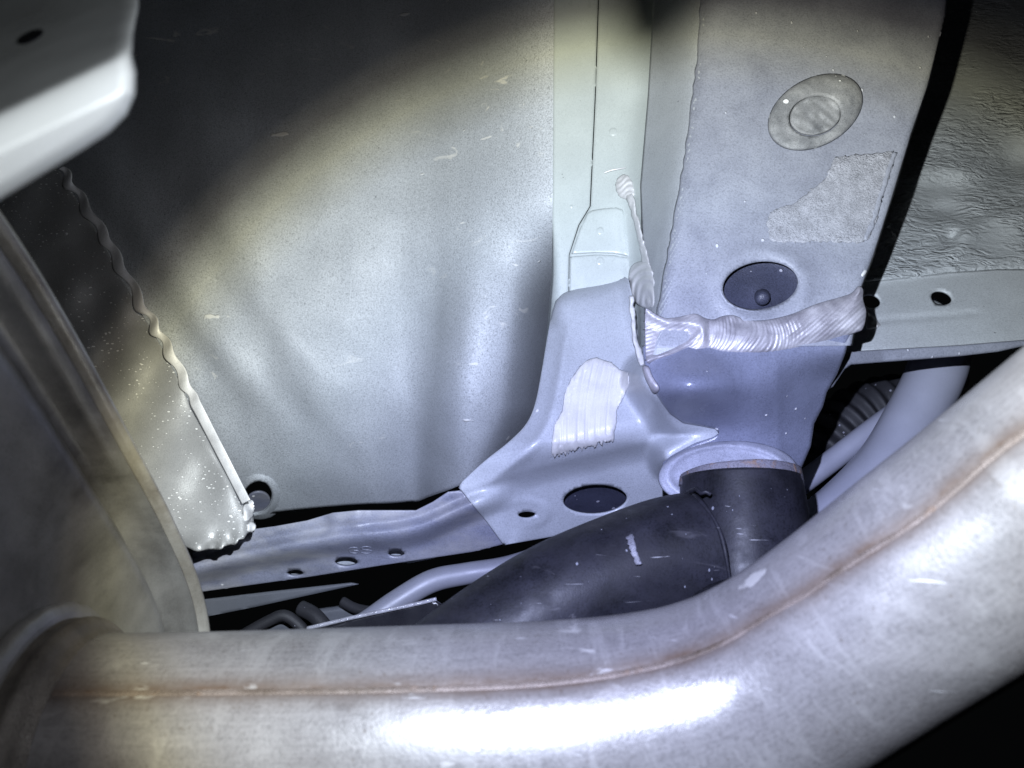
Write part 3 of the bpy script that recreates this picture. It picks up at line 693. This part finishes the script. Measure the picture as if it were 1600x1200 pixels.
o = tube('brake_line', [(540, 992, .46), (580, 966, .465), (622, 938, .47), (675, 908, .475), (730, 896, .48), (800, 884, .485), (900, 850, .49)], [17, 17, 18, 18, 17, 17, 17], 'inner_pipe', n=20, base=(600, 960, .465))
tag(o, 'pale bent pipe passing under the cross member flange', 'pipe')
o = panel('inner_brace_strip', [(310, 938), (420, 925), (548, 911), (560, 913), (500, 926), (400, 948), (310, 966)], lambda x, y: .50 + 0 * x, 'inner_grey', step=8, thick=.002, base=(400, 945, .5))
tag(o, 'dim grey brace strip in the gap below the flange', 'brace')
hs = [([(380, 992, .50), (420, 970, .50), (445, 962, .50), (470, 980, .50), (480, 1000, .5)], 9, 'thin black hose arching low at left of the gap'),
      ([(470, 950, .505), (492, 962, .50), (512, 985, .495)], 12, 'short thick black hose sloping into the gap'),
      ([(535, 940, .52), (560, 952, .515), (600, 955, .51), (640, 940, .51)], 8, 'thin black hose curling behind the bent pipe')]
for p, r, lab in hs:
    o = tube('small_hose', p, r, 'rubber', n=14, base=p[1]); tag(o, lab, 'hose', 'hoses in the gap above the exhaust')
o = panel('wiring_clip', [(395, 978), (440, 968), (470, 972), (455, 990), (395, 992)], lambda x, y: .515 + 0 * x, 'inner_grey', step=5, thick=.004, roll=(6, .004), base=(430, 985, .515))
tag(o, 'small grey clip between the hoses above the exhaust pipe', 'clip')
o = panel('support_block', [(468, 962), (500, 950), (545, 944), (575, 950), (560, 985), (470, 990)], lambda x, y: .525 + 0 * x, 'inner_grey', step=5, thick=.006, roll=(8, .006), base=(520, 980, .525))
tag(o, 'dull grey block behind the small hoses', 'block')
cv = thing('plastic_cover', 'black plastic cover edge with glossy rim left of the black arm', 'cover', (560, 985, .40))
panel('cover_face', [(480, 990), (560, 966), (640, 948), (678, 938), (690, 946), (660, 975), (600, 1000)], lambda x, y: .42 + 0 * x, 'plastic_black', cv, step=6, thick=.003)
tube('cover_rim', [(480, 982, .418), (560, 963, .418), (640, 946, .418), (682, 936, .418)], 3.2, 'clear_edge', cv, n=8)

# ------------------------------------------------------------------ heat shield
def shield_d(x, y):
    d = .405 + .085 * np.clip((820 - y) / 560, 0, 1) 
    ex = np.interp(y, [265, 460, 625, 800], [98, 212, 306, 396])
    return d + .010 * np.exp(-((ex - x) / 9.0) ** 2) * ss(600, 640, y) + .0016 * fbm(x, y, 120, 41) + .0055 * np.exp(-((y - 858) / 15.0) ** 2) * np.sin(x / 6.2 + 2 * np.sin(x / 19)) - .004 * ss(815, 850, y)
hsd = thing('heat_shield', 'dusty aluminium heat shield with crimped wavy edge beside the muffler', 'heat shield', (350, 860, .41))
SE = [(95, 262), (112, 290), (160, 365), (213, 462), (262, 545), (304, 628), (344, 706), (384, 784)]
panel('shield_sheet', [(90, 264), (106, 290), (153, 366), (205, 462), (254, 545), (296, 628), (336, 706), (376, 782), (396, 806), (397, 826), (386, 834), (381, 842), (372, 842), (366, 851), (350, 853), (342, 859), (326, 858), (308, 862), (280, 850), (180, 700), (60, 480), (-60, 330), (-60, 250)], shield_d, 'shield_alu', hsd, step=5, thick=.0008)
def ribbon():
    P = resample(spline(SE, 12), 3.0, False); rows = []
    T = np.gradient(P, axis=0); T /= np.linalg.norm(T, axis=1)[:, None]; Nn = np.stack([-T[:, 1], T[:, 0]], 1)
    s = np.concatenate([[0], np.cumsum(np.linalg.norm(np.diff(P, axis=0), axis=1))])
    amp = 1 - ss(395, 435, s)
    ph = (s + 9 * np.sin(s / 61) + 5 * np.sin(s / 23)) / 50 * 2 * np.pi; amp = amp * (1 + .3 * np.sin(s / 37 + 1))
    A = np.interp(s, [0, 200, 400, 440, 620], [8.5, 9.5, 9, 8, 7.2])
    base = shield_d(P[:, 0] - 40, P[:, 1])
    for v in np.linspace(-1, 1, 9):
        off = A * v * (1 - .38 * amp * (np.sin(ph + .6) * .5 + .5)) + amp * 3.6 * np.sin(ph)
        dd = base - .0060 + .0013 * amp * np.sin(ph + 1.2 * v) + .0007 * v * v - .0012 * v
        rows.append(at(P[:, 0] - Nn[:, 0] * off, P[:, 1] - Nn[:, 1] * off, dd))
    return rows
grid('crimped_hem', ribbon(), 'shield_edge', hsd, thick=.0008)
for (cx, cy, a, b_) in [(388, 798, 9, 17), (393, 824, 7, 9)]:
    panel('crumple_fold', ell(cx, cy, a, b_, 10, 22), lambda x, y, cx=cx, cy=cy, a=a, b_=b_: shield_d(x, y) - .0042 * np.clip(1 - np.hypot((x - cx) / a, (y - cy) / b_) ** 2, 0, 1) ** .6 + .0002, 'shield_edge', hsd, step=2.6, thick=.0006, jag=.8)

# ------------------------------------------------------------------ exhaust: muffler and pipe
ex = thing('exhaust', 'large heat stained steel muffler with curved tailpipe filling the foreground', 'exhaust', (400, 1200, .25))
RIM = np.array([(.16, .075), (.185, .062), (.21, .045), (.24, .019), (.28, -.021), (.311, -.053), (.338, -.086), (.351, -.115), (.354, -.150), (.345, -.190), (.32, -.225), (.28, -.245), (.22, -.25), (.14, -.24), (.09, -.21), (.07, -.15), (.07, -.08), (.08, -.01), (.10, .04), (.13, .068)])
RIMS = spline(RIM, 8, True)
CEN = np.array([.235, -.125])
def ring(sc_, X): 
    q = CEN + (RIMS - CEN) * sc_
    return cam_to_world(np.stack([np.full(len(q), X), q[:, 0], q[:, 1]], -1))
grid('end_plate', [ring(s, X) for s, X in [(.955, -.1405), (.945, -.146), (.93, -.1515), (.905, -.1545), (.875, -.1545), (.85, -.1515), (.825, -.1495), (.80, -.1500), (.76, -.1525), (.68, -.1570), (.55, -.1615), (.4, -.163), (.2, -.164), (.01, -.164)]], 'muffler_steel', ex, thick=.0015, closed_u=True)
grid('rolled_rim', [ring(s, X) for s, X in [(.957, -.1425), (.962, -.1385), (.972, -.1368), (.985, -.1368), (.997, -.1385), (1.003, -.1425), (1.003, -.15), (.985, -.156)]], 'rim_steel', ex, closed_u=True)
grid('muffler_shell', [ring(s, X) for s, X in [(.985, -.155), (.985, -.20), (.985, -.30), (.985, -.42)]], 'muffler_steel', ex, closed_u=True)
TP = [(60, 1178, .262), (250, 1177, .262), (480, 1172, .262), (700, 1167, .262), (860, 1160, .2618), (1000, 1142, .261), (1120, 1108, .258), (1230, 1054, .252), (1340, 982, .2425), (1460, 898, .231), (1600, 802, .218), (1800, 663, .198), (2010, 517, .180), (2260, 340, .160)]
TR = [180, 180, 181, 183, 182, 177, 169, 165, 168, 177, 188, 207, 228, 257]
SEAM = lambda q: R(float(np.interp(q * 13 / 11, np.linspace(0, 1, 20), [40.2, 40.4, 40.9, 41.6, 42.2, 42.5, 42.4, 42, 41.4, 41.2, 42.2, 44.6, 48.4, 53.2, 57.6, 60.9, 63, 65, 68.4, 73.2])))
def pipe_prof(th, s):
    d = np.where(th > np.pi, th - 2 * np.pi, th)
    step_ = .5 + .5 * np.tanh(d / .03)
    inn = np.abs(d) < 1.6
    return 1 + np.where(inn, .007 * step_ * ss(1.6, .6, d) - .012 * np.exp(-((d + .03) / .045) ** 2), 0)
tp = tube('tailpipe', TP, TR, 'exhaust_steel', ex, n=180, prof=pipe_prof, smooth_n=14, twist=SEAM)
th = np.linspace(0, 2 * np.pi, 180, endpoint=False); th = np.where(th > np.pi, th - 2 * np.pi, th)
sw = np.exp(-(np.abs(th + .045) / .11) ** 1.5) * .95
nr = len(tp.data.vertices) // 180
uv = tp.data.attributes.new('run', 'FLOAT_VECTOR', 'POINT')
uv.data.foreach_set('vector', np.stack([np.repeat(np.arange(nr) * .0042, 180), np.tile(th * .04, nr), np.zeros(nr * 180)], -1).astype(np.float32).ravel())
at_ = tp.data.attributes.new('seam', 'FLOAT', 'POINT')
at_.data.foreach_set('value', np.tile(sw, len(tp.data.vertices) // 180).astype(np.float32))
tube('weld_seam', TP, TR, 'seam_rust', ex, n=14, prof=lambda th, s: 1 - .0085 + .0065 * np.exp(-((th + .03) / .022) ** 2), smooth_n=14, arc=(-.115, .05), twist=SEAM)
COL = [(34, 1178, .262), (60, 1178, .262), (84, 1178, .262), (98, 1178, .262), (112, 1178, .262), (124, 1178, .262), (136, 1178, .262), (148, 1178, .262)]
tube('pipe_collar', COL, [236, 226, 206, 203, 206, 200, 188, 181.5], 'collar_steel', ex, n=80, smooth_n=5)
tube('collar_weld', [(60, 1178, .262), (70, 1178, .262), (80, 1178, .262), (88, 1178, .262)], [226, 229, 226, 212], 'muffler_steel', ex, n=80, smooth_n=4, prof=lambda th, s: 1 + .006 * np.sin(th * 37) + .005 * np.sin(th * 23 + 1))
rows = []

# ------------------------------------------------------------------ near bracket top left, added shadow-casting rod above the frame
nb = thing('near_bracket', 'blurred pale metal bracket with rounded end, close at top left', 'bracket', (60, 250, .125))
def nb_d(x, y):
    c = y - np.interp(x, [-80, 0, 200, 230], [215, 178, 82, 68])      # bend line
    return .125 + .00003 * x + .0009 * np.clip(-c, 0, None) ** 1.0 * .55 + .012 * np.exp(-np.abs(c) / 18) * .12 + .0001 * np.clip(c - 60, 0, None)
panel('bracket_plate', [(-90, 365), (0, 312), (60, 276), (120, 240), (170, 208), (198, 180), (212, 148), (213, 112), (206, 84), (208, 50), (216, 14), (222, -80), (-90, -80)], nb_d, 'near_bracket', nb, step=6, roll=(24, .007), thick=.003)
panel('hole_shade_disc', ell(47, 57, 22, 8, -25, 24), lambda x, y: nb_d(x, y) - .0006, 'plastic_black', nb, step=3, thick=.0004)  # no opening cut: flat black disc paints the shade inside a hole
hg = tube('shadow_rod', [(1075, -420, .105), (985, -250, .103), (925, -110, .101), (901, -48, .10), (893, -16, .10)], [42, 40, 36, 30, 8], 'rubber', n=20, base=(960, -200, .103))  # unseen rod, added just to throw the notch shadow at the strip's top
tag(hg, 'unseen dark rod added above the view to cast a shadow on the strip', 'shadow blocker')
